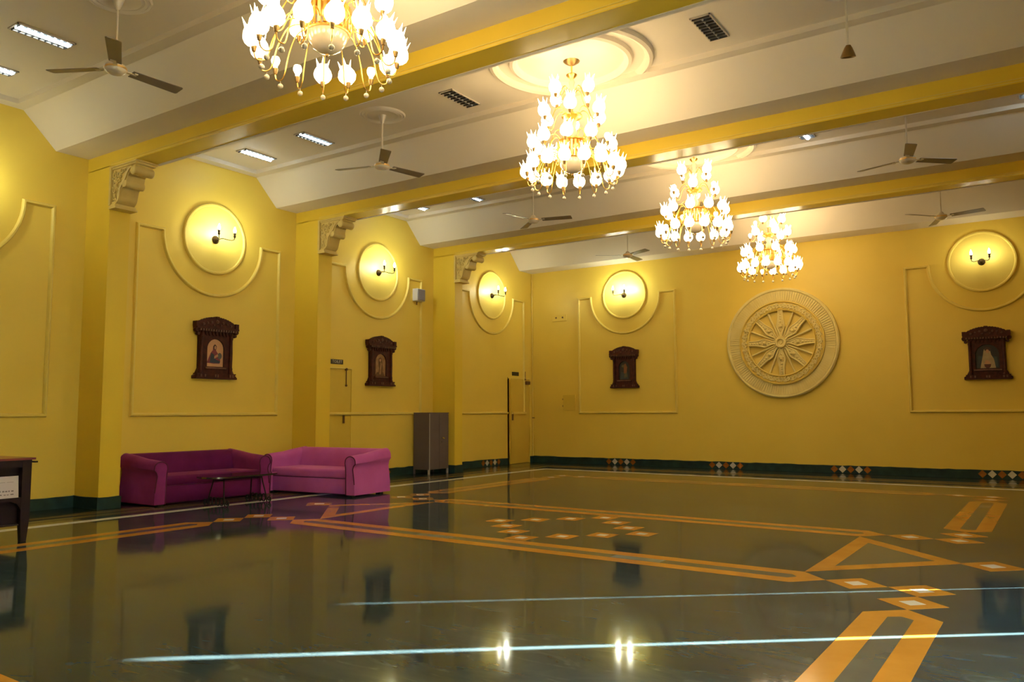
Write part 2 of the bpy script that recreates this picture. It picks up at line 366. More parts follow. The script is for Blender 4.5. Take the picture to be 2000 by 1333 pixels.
def panel(wall, u, l, r, gap=None):
    rU, zt, zb = .87, 3.88, 1.19
    top = [(-l, zt), (-rU, zt)]+arc(0, ZCIR-.01, rU, PI, 2*PI, 28)[1:-1]+[(rU, zt), (r, zt)]
    if gap is None: paths = [([(-l, zb)]+top+[(r, zb)], True)]
    else: paths = [([(gap[0], zb), (-l, zb)]+top+[(r, zb)], False)]
    global TRIM
    TRIM += 1; tr = tag(moulding('trim_%d' % TRIM, wall, u, paths), kind='structure')
    ring = arc(0, ZCIR, .53, 0, 2*PI, 48)[:-1]
    moulding('disc_moulding', wall, u, [(ring, True)], w=.06, d=.034, parent=tr)
    o = MB().prism(arc(0, ZCIR, .515, 0, 2*PI, 48)[:-1], 1, -.012, .0).build('disc', M['disc'], tr)
panel('L', BAYC[0], 1.25, 1.23); panel('L', BAYC[1], 1.265, 1.24); panel('L', BAYC[2], 1.26, 1.25)
panel('L', BAYC[3], 1.26, 1.33, (DOOR2[0]-BAYC[3], DOOR2[0]+.06-BAYC[3]))
panel('B', 2.525, 1.19, 1.225); panel('B', 9.648, 1.263, 1.263)
# baseboards, slightly ragged upper edge
def baseboard(name, runs):
    mb = MB()
    for (x0, y0), (x1, y1), (nx, ny) in runs:
        L = math.hypot(x1-x0, y1-y0); n = max(1, int(L/.12)); t = .018
        for i in range(n):
            pass
        hs = [.150+random.uniform(-.005, .006) for _ in range(n+1)]
        base = len(mb.v)
        for i in range(n+1):
            x, y = x0+(x1-x0)*i/n, y0+(y1-y0)*i/n
            mb.v += [(x, y, 0), (x+nx*t, y+ny*t, 0), (x+nx*t, y+ny*t, hs[i]), (x, y, hs[i])]
        for i in range(n):
            a = base+4*i
            mb.f += [(a+1,a+5,a+6,a+2),(a+2,a+6,a+7,a+3),(a,a+3,a+7,a+4),(a,a+4,a+5,a+1)]
        e = base+4*n; mb.f += [(base,base+1,base+2,base+3),(e,e+3,e+2,e+1)]
    return tag(mb.build(name, M['base']), kind='structure')
runs = []; y = YB
for y0, y1 in BEAMS:
    runs += [((0,y),(0,y0),(1,0)), ((0,y0),(PD+.018,y0),(0,-1)), ((PD,y0),(PD,y1),(1,0)), ((PD+.018,y1),(0,y1),(0,1))]; y = y1
runs = [r for r in runs if not (abs(r[0][0]) < 1e-6 and abs(r[1][0]) < 1e-6)]
segs = []; y = YB
for y0, y1 in BEAMS: segs.append((y, y0)); y = y1
segs.append((y, 0))
for a, b in segs:
    for d in (DOOR1, DOOR2):
        if a < d[0] < b: runs.append(((0,a),(0,d[0]),(1,0))); a = d[1]
    runs.append(((0,a),(0,b),(1,0)))
bb_left = baseboard('baseboard_left', runs); bb_back = baseboard('baseboard_back', [((0,0),(XR,0),(0,-1))])
bb_right = baseboard('baseboard_right', [((XR,YB),(XR,-9.9),(-1,0)), ((XR,-7.9),(XR,0),(-1,0))])
dia = MB().prism([(.070,0),(0,.070),(-.070,0),(0,-.070)], 1, -.004, .004)
dia_o, dia_w = dia.mesh('tile', M['tile_o']), dia.mesh('tile', M['tile_w'])
for cx in (2.38, 4.82, 7.28, 9.78):
    for k in range(5):
        link(dia_w if k % 2 else dia_o, 'diamond_tile', bb_back, (cx+(k-2)*.15, -.019, .080))
for cy in (-1.77, -5.45, -9.1):
    for k in range(5):
        link(dia_w if k % 2 else dia_o, 'diamond_tile', bb_left, (.019, cy+(k-2)*.15, .080), (0, 0, PI/2))
# ---- ceiling
roof = tag(MB().box(-.2, XR+.2, YB-.2, .2, ZROOF, ZROOF+.15).build('ceiling', M['ceil']), kind='structure')
lims = [YB]+[v for b in BEAMS for v in b]+[0.]
for i in range(0, len(lims), 2):
    a, b = lims[i], lims[i+1]; fn = .43; ff = .545 if i == len(lims)-2 else .43
    pr = [(a,ZS),(a+fn,ZS),(a+fn+.42,ZT),(a+fn+.56,ZT),(a+fn+.56,ZC),(b-ff-.56,ZC),(b-ff-.56,ZT),(b-ff-.42,ZT),(b-ff,ZS),(b,ZS),(b,ZROOF),(a,ZROOF)]
    MB().prism(pr, 0, 0, XR).build('ceiling_tray', M['ceil'], roof)
    for x0, x1 in ((0, .17), (XR-.17, XR)): MB().box(x0, x1, a+fn+.56, b-ff-.56, ZT, ZC+.02).build('ledge', M['ceil'], roof)
for y0, y1 in BEAMS:
    bm_ = MB().box(0, XR, y0, y1, ZO+.012, ZROOF-.02).build('beam', M['beam'], roof)
    MB().box(PD, XR-PD, y0-.012, y1+.012, ZO, ZO+.012).build('soffit', M['soffit'], bm_)
    MB().box(PD, XR-PD, y0-.010, y0+.002, ZO+.012, ZO+.026).build('bead_moulding', M['mould'], bm_)
    MB().box(PD, XR-PD, y0-.006, y0+.002, ZO+.044, ZO+.054).build('bead_moulding', M['mould'], bm_)
    MB().box(PD, XR-PD, y1-.002, y1+.035, ZO-.006, ZO+.05).build('edge_moulding', M['ceil'], bm_)
def ring_mesh(r, w, h, seg=64):
    return MB().lathe([(r-w, .0), (r-w*.8, -h*.7), (r-w*.35, -h), (r+w*.1, -h*.75), (r+w*.25, 0)], seg, caps=False)
ro = ring_mesh(.90, .085, .06).mesh('ring', M['ceil'], True); ri = ring_mesh(.67, .08, .055).mesh('ring', M['ceil'], True)
rose = MB().lathe([(.30,0),(.285,-.018),(.27,-.006),(.25,-.02),(.23,-.006),(.20,-.018),(.17,-.006),(.10,-.012),(.0001,-.012)], 40, caps=False).mesh('rose', M['ceil'], True)
for k in BAYM:
    link(ro, 'ceiling_ring', roof, (6.36, BAYM[k], ZC)); link(ri, 'ceiling_ring', roof, (6.36, BAYM[k], ZC))
# ---- doors in the left wall
for n, d in ((1, DOOR1), (2, DOOR2)):
    gap = .012 if n == 2 else .006
    o = tag(MB().box(-.055, -.008 if n == 1 else -.012, d[0]+gap, d[1]-.006, .008, d[2]-.006).build('door_%d' % n, M['door']), kind='structure')
    e0, e1, zt_ = d[0]-.3, d[1]+.3, d[2]+.4
    MB().box(-1.7, -1.6, e0, e1, -.1, zt_).box(-1.7, -.2, e0-.1, e0, -.1, zt_).box(-1.7, -.2, e1, e1+.1, -.1, zt_).box(-1.7, -.2, e0-.1, e1+.1, zt_, zt_+.1).box(-1.7, -.2, e0-.1, e1+.1, -.1, 0).build('passage', M['wall'], wall_left)
    MB().box(-.012, .016, d[0], d[1]+.02, d[2]-.002, d[2]+.030).build('head_trim', M['mould'], wall_left)
    yb = d[1]-.16 if n == 1 else d[1]-.28
    MB().box(-.012, .03, yb, yb+.035, d[2]-.03, d[2]+.012).build('top_bolt', M['rust'], o)
    if n == 1: MB().tube([(.012, yb+.02, d[2]-.03), (.012, yb+.02, d[2]-.30)], .009).sphere((.014, yb+.02, d[2]-.30), .022, 8, 5).build('bolt_rod', M['rust'], o)
    else:
        MB().box(-.012, .05, d[1]-.24, d[1]-.06, d[2]-.13, d[2]-.05).build('door_closer', M['rust'], o)
        MB().tube([(.02, yb+.02, d[2]+.02), (.02, yb+.02, d[2]+.18)], .008).build('bolt_rod', M['rust'], o)
    MB().box(-.012, .02, d[0]+gap+.05 if n == 2 else d[1]-.20, d[0]+gap+.08 if n == 2 else d[1]-.17, 1.02, 1.17).build('handle', M['rust'], o)
MB().prism([(DOOR2[0]+.06, 1.165), (DOOR2[0]+.75, 1.165), (DOOR2[0]+.75, 1.215), (DOOR2[0]+.06, 1.215)], 0, -.012, .024).build('panel_strip', M['mould'], bpy.data.objects['door_2'])
d2 = bpy.data.objects['door_2']; hp = Vector((-.012, DOOR2[1]-.006, 0)); d2.rotation_euler = (0, 0, math.radians(5.5))
d2.location = hp-Matrix.Rotation(math.radians(5.5), 3, 'Z') @ hp
MB().box(-.008, .024, DOOR1[0]+.1, DOOR1[1]-.02, 1.165, 1.215).build('panel_strip', M['mould'], bpy.data.objects['door_1'])

def text_mesh(txt, size, m):
    cu = bpy.data.curves.new('lettering', 'FONT'); cu.body = txt; cu.size = size; cu.extrude = .0008; cu.align_x = 'CENTER'; cu.align_y = 'CENTER'; cu.resolution_u = 2
    o = bpy.data.objects.new('tmp', cu); C.objects.link(o); dg = bpy.context.evaluated_depsgraph_get(); dg.update()
    me = bpy.data.meshes.new_from_object(o.evaluated_get(dg)); bpy.data.objects.remove(o); me.materials.clear(); me.materials.append(m); return me
def wall_sign(u, z, w, h, txt, label):
    o = place_wall(thing('door_sign', label, 'sign'), 'L', u, z)
    MB().rbox(-w/2, w/2, -.014, 0, -h/2, h/2, .005, 1).build('plate', M['sign'], o)
    if txt: link(text_mesh(txt, h*.86, M['sign_t']), 'lettering', o, (0, -.0155, 0), (PI/2, 0, 0))
wall_sign(-6.49, 2.118, .30, .085, 'TOILET', 'black door sign with white lettering above the door beside the grey cupboard')
wall_sign(-.75, 2.115, .285, .09, None, 'small plain dark door sign above the ajar door in the room corner')

# ------------------------------------------------------------------ corbels under the beams
def corbel_parts():
    # local: x out along the beam from the pilaster, z up (0 = bottom), y from 0 (near face) to .278
    t = .278; out = {}
    body = [(0,.06),(.10,.06)]+arc(.10,.16,.10,-PI/2,-.25,6)[1:]+[(.225,.24),(.26,.275)]+arc(.30,.30,.045,-2.4,.5,5)+[(.345,.345),(.36,.40),(.41,.445)]+arc(.49,.445,.058,PI,2.35*PI,9)+[(.54,.525),(0,.525)]
    out['body'] = MB().prism(body, 1, .02, t-.02).mesh('body', M['carve'], True, 30)
    out['top_plate'] = MB().box(-.02, .595, -.012, t+.012, .545, .566).box(-.01, .57, 0, t, .52, .546).mesh('top_plate', M['carve'])
    out['base_plate'] = MB().box(-.01, .155, -.014, t+.014, .0, .025).box(-.005, .13, -.005, t+.005, .025, .062).mesh('base_plate', M['carve'])
    out['back_plate'] = MB().box(-.012, .026, -.016, t+.016, .05, .55).mesh('back_plate', M['carve'])
    out['upper_scroll'] = MB().lathe([(.0001,-.004),(.03,-.004),(.055,.004),(.062,.02),(.056,.05),(.062,.09),(.056,t/2),(.062,t-.09),(.056,t-.05),(.062,t-.02),(.055,t-.004),(.03,t+.004),(.0001,t+.004)], 14, (.49,0,.447), 1).mesh('upper_scroll', M['carve'], True, 50)
    out['middle_scroll'] = MB().lathe([(.0001,0),(.03,0),(.048,.01),(.052,.04),(.046,.08),(.052,.12),(.052,t-.12),(.046,t-.08),(.052,t-.04),(.048,t-.01),(.03,t),(.0001,t)], 12, (.30,0,.30), 1).mesh('middle_scroll', M['carve'], True, 50)
    mb = MB()
    # relief: edging following the S line, and curling leaves
    edge = [(.05,.075),(.10,.075)]+arc(.10,.16,.085,-PI/2,-.25,6)+[(.205,.25),(.25,.30),(.31,.36),(.35,.43),(.41,.485),(.47,.50)]
    for yy in (.010,):
        mb.tube([(x, yy, z) for x, z in edge], .017, 6)
    def curl(cx, cz, r, a0, turns, n=12, sgn=1):
        pts = []
        for i in range(n+1):
            f = i/n; a = a0+sgn*turns*2*PI*f; rr = r*(1-.8*f); pts.append((cx+rr*math.cos(a), .008, cz+rr*math.sin(a)))
        mb.tube(pts, [.014*(1-.45*i/n) for i in range(n+1)], 5)
    curl(.085,.44,.045,1.2,1.2); curl(.17,.45,.042,.3,1.2,12,-1); curl(.25,.47,.035,2.2,1.1); curl(.085,.335,.04,1.8,1.2,12,-1)
    curl(.165,.35,.04,-.4,1.1); curl(.085,.235,.036,1.5,1.2); curl(.15,.26,.03,0,1.1,12,-1); curl(.08,.14,.034,1.6,1.2,12,-1)
    for cx, cz, r in ((.12,.395,.020),(.13,.30,.018),(.085,.185,.017),(.215,.405,.018),(.12,.115,.015),(.31,.475,.016),(.045,.395,.014),(.045,.28,.014)):
        mb.sphere((cx,.010,cz), r*1.15, 8, 5)
    mb.tube([(.05,.014,.09),(.06,.014,.2),(.12,.014,.32),(.2,.014,.42),(.33,.014,.5)], .007, 5)
    out['leaf_carving'] = mb.mesh('leaf_carving', M['carve'], True, 50)
    return out
cp = corbel_parts()
CL = {2: 'carved cream corbel under the beam above the end of the plum sofa', 3: 'carved cream corbel under the beam above the pink sofa', 4: 'carved cream corbel under the beam above the grey cupboard'}
for i in (1, 2, 3):
    o = thing('corbel', CL[i+1], 'corbel', (PD-.002, BEAMS[i][0], ZO-.566), 0, 'carved corbels under the beams')
    for n, me in cp.items(): link(me, n, o)

# ------------------------------------------------------------------ wheel on the back wall
def wheel():
    o = thing('wheel_relief', 'large round yellow plaster wheel with carved rim and spokes on the wall', 'wall relief', (6.055, 0, 2.595))
    Rw = 1.125
    MB().lathe([(.83,0),(.83,-.045),(1.06,-.06),(1.075,-.085),(1.10,-.090),(Rw,-.07),(Rw,0)], 96, (0,0,0), 1, caps=False).build('rim', M['wheel2'], o, True)
    mb = MB(); n = 132
    for k in range(n):
        a = 2*PI*k/n; c, s_ = math.cos(a), math.sin(a); w = .011
        p = []
        for r, y in ((.865,-.049),(1.06,-.062)):
            for q in (-w, w): p.append((r*c-q*s_, y+.006, r*s_+q*c)); 
        tp = [(x, y-.020, z) for x, y, z in p]
        mb.add(p+tp, [(0,1,5,4),(2,6,7,3),(0,4,6,2),(1,3,7,5),(4,5,7,6)])
    tag(mb.build('rim_flutes', M['wheel2'], o), kind='stuff')
    MB().lathe([(.66,0),(.66,-.085),(.68,-.095),(.695,-.06),(.82,-.06),(.835,-.10),(.855,-.09),(.86,0)], 80, (0,0,0), 1, caps=False).build('scroll_ring', M['wheel3'], o, True)
    # scroll motif: two opposed curls and a bead
    def motif():
        m_ = MB()
        for sg in (1, -1):
            pts = []
            for i in range(11):
                f = i/10; a = PI/2*sg+sg*f*2.3*PI/1.0; rr = .042*(1-.7*f); pts.append((sg*.036+rr*math.cos(a), -.072, rr*math.sin(a)))
            m_.tube(pts, [.019*(1-.35*i/10) for i in range(11)], 5)
        m_.sphere((0,-.075,.038), .021, 7, 5); m_.sphere((0,-.075,-.042), .019, 7, 5)
        return m_.mesh('scroll', M['wheel'], True, 60)
    me = motif()
    for k in range(34):
        a = 2*PI*k/34; link(me, 'scroll', o, (.755*math.cos(a), 0, .755*math.sin(a)), (0, -a+PI/2, 0))
    wide = [(.09,-.030),(.16,-.022),(.22,-.040),(.33,-.082),(.42,-.062),(.50,-.046),(.68,-.038)]
    poly = wide+[(x,-y) for x, y in wide[::-1]]
    def spoke_w():
        m_ = MB(); m_.prism([(x, z) for x, z in poly], 1, -.075, -.006)
        for sg in (1,-1): m_.tube([(x, -.078, sg*-z) for x, z in wide], .014, 5)
        return m_.mesh('spoke', M['wheel'])
    def beads():
        m_ = MB()
        for x, r in ((.24,.016),(.335,.034),(.43,.022),(.49,.017),(.54,.016),(.59,.015),(.635,.014)): m_.sphere((x,-.078,0), r*1.15, 8, 5)
        for sg in (1,-1): m_.sphere((.30,-.078,sg*.038), .015, 7, 5); m_.sphere((.375,-.078,sg*.036), .013, 7, 5)
        return m_.mesh('bead_carving', M['wheel'], True, 60)
    sw, bd = spoke_w(), beads()
    st = MB().prism(arc(0,0,.02,0,2*PI,8)[:-1], 0, .10, .67).mesh('rod', M['wheel'], True, 60)
    for k in range(8):
        a = 2*PI*k/8; s_ = link(sw, 'spoke', o, None, (0,-a,0)); tag(link(bd, 'bead_carving', s_), kind='stuff')
        a += PI/8; link(st, 'rod_spoke', o, (0,-.050,0), (0,-a,0))
    MB().lathe([(.115,0),(.115,-.105),(.10,-.125),(.072,-.125),(.062,-.085),(.035,-.08),(.03,-.10),(.0001,-.105)], 32, (0,0,0), 1).build('hub', M['wheel'], o, True)
    MB().lathe([(.845,0),(.845,-.006),(.0001,-.006)], 64, (0,0,0), 1).build('back_disc', M['wheel3'], o)
wheel()

# ------------------------------------------------------------------ carved picture frames
DENT = MB().box(-.012, .012, -.118, -.09, .722, .752).mesh('dentil', M['wood_l'])
VALE = MB().prism([(-.026,.725),(.026,.725),(.016,.675),(0,.655),(-.016,.675)], 1, -.078, -.05).mesh('valance_leaf', M['wood'])
ROSE_W = MB().lathe([(.02,-.0),(.018,-.016),(.01,-.012),(.007,-.022),(.0001,-.024)], 10, (0,0,0), 1).mesh('rosette', M['wood_l'], True)
def frame(wall, u, z, wsc, kind, label):
    o = place_wall(thing('picture_frame', label, 'picture frame', group='carved wooden picture frames'), wall, u, z)
    D = .085; k = wsc
    mb = MB()          # arched front with an opening
    opw, oz0, ozs = (.150, .19, .46)
    if kind == 'D': opw, oz0, ozs = .185, .19, .44
    ao = arc(0, ozs, opw, PI, 0, 14)
    # left and right halves of the front around the opening
    for sg in (-1, 1):
        pts = [(sg*x, z_) for x, z_ in ao if sg*x*1.0 <= 1e-9 or True]
    outer = [(-.29, .06), (.29, .06), (.29, .74), (-.29, .74)]
    n = len(ao)
    def ringface(y0, y1):
        inn = [(-opw, oz0)]+ao+[(opw, oz0)]
        # polygon strip from the opening to the outer box
        out = []
        for x, z_ in inn:
            if z_ <= oz0+1e-6: out.append((-.29 if x < 0 else .29, .06))
            elif z_ <= ozs+1e-6: out.append((-.29 if x < 0 else .29, z_))
            else: out.append((x/opw*.29, .74) if abs(x) < opw*.75 else ((-.29 if x < 0 else .29), .74 if abs(x) < opw*.85 else z_+(.74-z_)*.5))
        m_ = len(inn)
        V = [(x*k,y0,z_) for x,z_ in inn]+[(x*k,y0,z_) for x,z_ in out]+[(x*k,y1,z_) for x,z_ in inn]+[(x*k,y1,z_) for x,z_ in out]
        F = []
        for i in range(m_):
            j = (i+1) % m_
            F += [(i,j,m_+j,m_+i),(2*m_+i,3*m_+i,3*m_+j,2*m_+j),(i,2*m_+i,2*m_+j,j),(m_+i,m_+j,3*m_+j,3*m_+i)]
        return V, F
    mb.add(*ringface(-.055, -.005)); mb.build('front_board', M['wood'], o)
    MB().box(-.29*k, .29*k, -.02, 0, .05, .76).build('backing', M['wood'], o)
    for sg in (-1, 1):     # turned side columns with foot and capital
        c = MB().lathe([(.0001,.08),(.034,.08),(.034,.11),(.026,.12),(.030,.16),(.024,.19),(.027,.40),(.023,.60),(.032,.63),(.026,.65),(.036,.69),(.0001,.69)], 10, (sg*.262*k,-.065,0)).build('column', M['wood'], o, True)
        MB().lathe([(.0001,-.035),(.035,-.035),(.042,-.02),(.042,.02),(.035,.035),(.0001,.035)], 12, (sg*.345*k,-.055,.735), 1).lathe([(.0001,-.03),(.024,-.03),(.028,0),(.024,.03),(.0001,.03)], 10, (sg*.325*k,-.055,.675), 1).build('volute', M['wood'], o, True)
        MB().prism([(sg*.29*k,.05),(sg*.375*k,.0),(sg*.375*k,.045),(sg*.335*k,.07),(sg*.29*k,.16)], 1, -.06, 0).build('foot_bracket', M['wood'], o)
    MB().box(-.36*k, .36*k, -.10, 0, .0, .028).box(-.335*k, .335*k, -.085, 0, .028, .065).box(-.345*k, .345*k, -.092, 0, .065, .085).build('plinth', M['wood'], o)
    for x in (-.27, -.20, -.02, .02, .24, .29): MB().box((x-.012)*k, (x+.012)*k, -.097, -.08, .022, .07).build('plinth_block', M['wood_l'], o)
    MB().box(-.37*k, .37*k, -.115, 0, .755, .785).box(-.34*k, .34*k, -.10, 0, .725, .757).build('cornice', M['wood'], o)
    for i in range(15): link(DENT, 'dentil', o, ((-.308+.044*i)*k, 0, 0))
    for i in range(9): link(VALE, 'valance_leaf', o, ((-.24+.06*i)*k, 0, 0))
    # pediment with scalloped arch and end blocks
    top = []
    for i in range(33):
        f = -1+2*i/32; zz = .835+.105*(1-abs(f)**2.2)+.007*(i % 2); top.append((f*.345*k, zz))
    MB().prism([(-.345*k,.785)]+top+[(.345*k,.785)], 1, -.075, 0).build('pediment', M['wood'], o)
    for sg in (-1,1): MB().box(min(sg*.315,sg*.375)*k, max(sg*.315,sg*.375)*k, -.10, 0, .785, .862).build('end_block', M['wood'], o)
    MB().box(-.03*k,.03*k,-.09,0,.925,.952).build('crest', M['wood'], o)
    for x, z_, r in ((-.24,.825,.020),(-.17,.845,.018),(-.10,.86,.02),(0,.875,.032),(.10,.86,.02),(.17,.845,.018),(.24,.825,.020),(-.06,.82,.016),(.06,.82,.016)):
        ro_ = link(ROSE_W, 'rosette', o, (x*k,-.073,z_)); ro_.scale = (r/.02, 1, r/.02)
    MB().box(-(opw+.03)*k,(opw+.03)*k,-.078,-.05,oz0-.035,oz0-.012).build('sill', M['wood_l'], o)
    # print
    def flat(name, poly, m, y): return MB().prism([(x*k, z_) for x, z_ in poly], 1, y, y+.0015).build(name, m, pr)
    bgm = {'A': P_PEACH, 'B': P_SEPIA, 'C': P_DARK, 'D': P_DARK}[kind]
    pr = MB().prism([(x*k, z_) for x, z_ in [(-opw-.01,oz0-.01)]+arc(0,ozs,opw+.01,PI,0,14)+[(opw+.01,oz0-.01)]], 1, -.026, -.02).build('print', bgm, o)
    el = lambda cx, cz, a, b, n=14: [(cx+a*math.cos(2*PI*i/n), cz+b*math.sin(2*PI*i/n)) for i in range(n)]
    if kind == 'A':
        flat('robe', [(-.135,.245),(-.02,.235),(.09,.24),(.10,.29),(.085,.35),(.05,.40),(.02,.44),(.035,.50),(0,.535),(-.03,.50),(-.035,.44),(-.07,.40),(-.10,.33)], P_RED, -.028)
        flat('skirt', [(-.085,.25),(.09,.245),(.10,.275),(.02,.30),(-.02,.38),(-.06,.40),(-.075,.33)], P_BLUE, -.0296)
        flat('hair', el(.0,.485,.030,.042), P_HAIR, -.0312); flat('face', el(.004,.482,.017,.027), P_SKIN, -.0328)
        flat('bundle', el(.085,.355,.038,.05), P_GREY, -.0312); flat('arm', [(-.01,.31),(.06,.35),(.05,.385),(-.01,.35)], P_SKIN, -.0328)
    elif kind == 'B':
        flat('figure', [(-.05,.20),(.06,.20),(.075,.33),(.055,.46),(.02,.545),(-.035,.53),(-.05,.42),(-.03,.33)], P_BROWN, -.028)
        flat('highlight', [(-.02,.22),(.015,.22),(.045,.42),(.01,.47),(.0,.38)], P_SEPIA, -.0296); flat('foot_shadow', [(-.13,.195),(.12,.195),(.08,.27),(-.09,.26)], P_BROWN, -.0284)
        flat('head', el(.0,.49,.022,.028), P_SKIN, -.0312)
    elif kind == 'C':
        flat('figure', [(-.12,.20),(.10,.20),(.09,.30),(.06,.40),(.02,.43),(-.03,.36),(-.09,.37)], P_TEAL, -.028)
        flat('sari', [(-.02,.33),(.05,.34),(.075,.47),(.03,.56),(-.02,.53)], P_ORNG, -.0296); flat('cloth', [(-.02,.23),(.08,.25),(.06,.34),(.0,.33)], P_OLIVE, -.0312)
        flat('glow', el(-.04,.50,.035,.03), P_OLIVE, -.0304)
    else:
        flat('backdrop', [(-.17,.21),(.17,.21),(.15,.40),(-.14,.42)], P_TEAL, -.028)
        flat('robe', [(-.115,.20),(.125,.20),(.10,.36),(.06,.44),(.045,.53),(-.01,.565),(-.05,.53),(-.07,.42)], P_CREAM, -.0296)
        flat('hair', el(.01,.535,.05,.04), P_HAIR, -.0304); flat('face', el(.005,.50,.026,.034), P_SKIN, -.0312)
        flat('bowl', [(-.055,.27),(.055,.27),(.045,.225),(.02,.20),(-.02,.20),(-.045,.225)], P_MAROON, -.0328); flat('hands', [(-.05,.275),(.05,.275),(.03,.32),(-.02,.35)], P_SKIN, -.0328)
    return o
frame('L', -9.035, 1.725, 1.0, 'A', 'carved dark frame with a veiled figure in red on peach, above the plum sofa')
frame('L', -5.40, 1.71, 1.0, 'B', 'carved dark frame with a brown sepia print, beside the toilet sign')
frame('B', 2.515, 1.745, .94, 'C', 'carved dark frame with a very dark print, beside the small wall hatch')
frame('B', 9.655, 1.755, 1.0, 'D', 'wide carved dark frame with a figure in pale robe holding a bowl')

# ------------------------------------------------------------------ wall sconces
def sconce_parts():
    out = []
    out.append(('base', MB().lathe([(.062,0),(.062,-.012),(.05,-.03),(.045,-.026),(.03,-.05),(.015,-.065),(.0001,-.07)], 18, (0,0,0), 1).mesh('base', M['bronze'], True), None))
    cups = []
    for sg in (-1, 1):
        pts = [(0,-.05,.0),(sg*.045,-.12,.014),(sg*.08,-.19,-.008),(sg*.11,-.25,-.022),(sg*.138,-.277,-.008),(sg*.140,-.28,.025)]
        out.append(('arm', MB().tube(pts, .007, 6).mesh('arm', M['bronze'], True), sg))
        cup = MB().lathe([(.0001,.0),(.012,.0),(.016,.012),(.022,.02),(.014,.03),(.018,.055),(.024,.075),(.019,.075),(.0001,.072)], 12, (sg*.140,-.28,.02)).mesh('candle_cup', M['bronze'], True)
        bl = MB().lathe([(.0001,0),(.012,.0),(.019,.022),(.020,.04),(.014,.062),(.006,.085),(.0001,.098)], 10, (sg*.140,-.28,.093))
        cups.append((sg, cup, bl))
    return out, cups
sp, cups = sconce_parts()
def sconce(wall, u, label, bright):
    o = place_wall(thing('wall_sconce' if u != BAYC[0] else 'wall_sconce_offscreen', label, 'wall sconce', group='two-armed sconces on round wall discs'), wall, u, ZCIR+.0)
    o.location.z = ZCIR-.01
    if wall == 'L': o.location.x = .012
    else: o.location.y = -.012
    ar = {}
    for n, me, sg in sp:
        x = link(me, n, o)
        if sg: ar[sg] = x
    for sg, cup, bl in cups:
        link(cup, 'candle_cup', ar[sg]); bl.build('bulb' if u != BAYC[0] else 'bulb_offscreen', M['sbulb'] if bright in (0, sg) and u != 9.648 else M['sbulb_dim'], ar[sg], True)
sconce('L', BAYC[0], 'bronze two-armed sconce above the dark wooden desk', 1)
sconce('L', BAYC[1], 'bronze two-armed sconce above the plum sofa', 1)
sconce('L', BAYC[2], 'bronze two-armed sconce beside the grey wall speaker', 1)
sconce('L', BAYC[3], 'bronze two-armed sconce above the door left ajar', 1)
sconce('B', 2.525, 'bronze two-armed sconce above the frame beside the wall hatch', 0)
sconce('B', 9.648, 'bronze two-armed sconce above the wide frame with the pale-robed figure', -1)

# ------------------------------------------------------------------ chandeliers
def shade_mesh():
    seg = 20; prof = [(.014,0),(.042,.010),(.062,.036),(.069,.068),(.060,.104),(.044,.132)]
    mb = MB()
    for r, z in prof:
        for j in range(seg):
            a = 2*PI*j/seg; q = 1+.05*math.cos(6*a); mb.v.append((r*q*math.cos(a), r*q*math.sin(a), z))
    for j in range(seg):       # petal tips
        a = 2*PI*j/seg; p = (j % 4 == 0)
        r, z = (.056, .200) if p else (.038, .146); mb.v.append((r*math.cos(a), r*math.sin(a), z))
    for i in range(len(prof)):
        for j in range(seg):
            a = i*seg+j; b = i*seg+(j+1)%seg; mb.f.append((a,b,b+seg,a+seg))
    return mb.mesh('lamp_shade', M['shade'], True, 80)
SHADE = shade_mesh()
BULB = MB().lathe([(.0001,-.01),(.014,-.005),(.016,.02),(.030,.045),(.034,.066),(.026,.09),(.0001,.101)], 10).mesh('bulb', M['bulb'], True)
CUP = MB().lathe([(.0001,-.03),(.012,-.03),(.017,-.012),(.021,.012),(.015,.02),(.0001,.02)], 10).mesh('cup', M['brass_d'], True)
DROP = MB().sphere((0,0,-.045), .021, 10, 6).tube([(0,0,0),(0,0,-.03)], .002, 4).mesh('crystal_drop', M['crystal'], True)
PETAL = MB().sphere((0,0,0), .012, 6, 4, 2.6).mesh('prism', M['crystal'], True)
TIERS = [  # lamp radius, cup height, number, arm profile (r, z rel. cup)
    (.510, 3.80, 16, [(.13,.17),(.20,.25),(.30,.23),(.375,.10),(.415,-.05),(.455,-.090),(.497,-.075),(.510,-.03)], True),
    (.425, 4.09, 10, [(.12,.10),(.18,.17),(.25,.15),(.32,.02),(.36,-.05),(.405,-.055),(.423,-.02)], False),
    (.330, 4.42, 6, [(.07,.06),(.13,.13),(.20,.10),(.25,-.01),(.29,-.045),(.322,-.02)], False),
    (.245, 4.66, 4, [(.04,.06),(.09,.13),(.14,.10),(.185,.0),(.215,-.03),(.240,-.02)], False)]
def smooth(pts, n=4):
    P = [Vector(p) for p in pts]; out = []
    for i in range(len(P)-1):
        a, b, c_, d_ = P[max(i-1,0)], P[i], P[i+1], P[min(i+2,len(P)-1)]
        for k in range(n):
            t = k/n; out.append(.5*((2*b)+(c_-a)*t+(2*a-5*b+4*c_-d_)*t*t+(3*b-a-3*c_+d_)*t**3))
    return out+[P[-1]]
ARMS = [MB().tube(smooth([(r,0,z) for r, z in t[3]]+[(t[0],0,-.015)]), .0052, 6).mesh('arm', M['brass'], True) for t in TIERS]
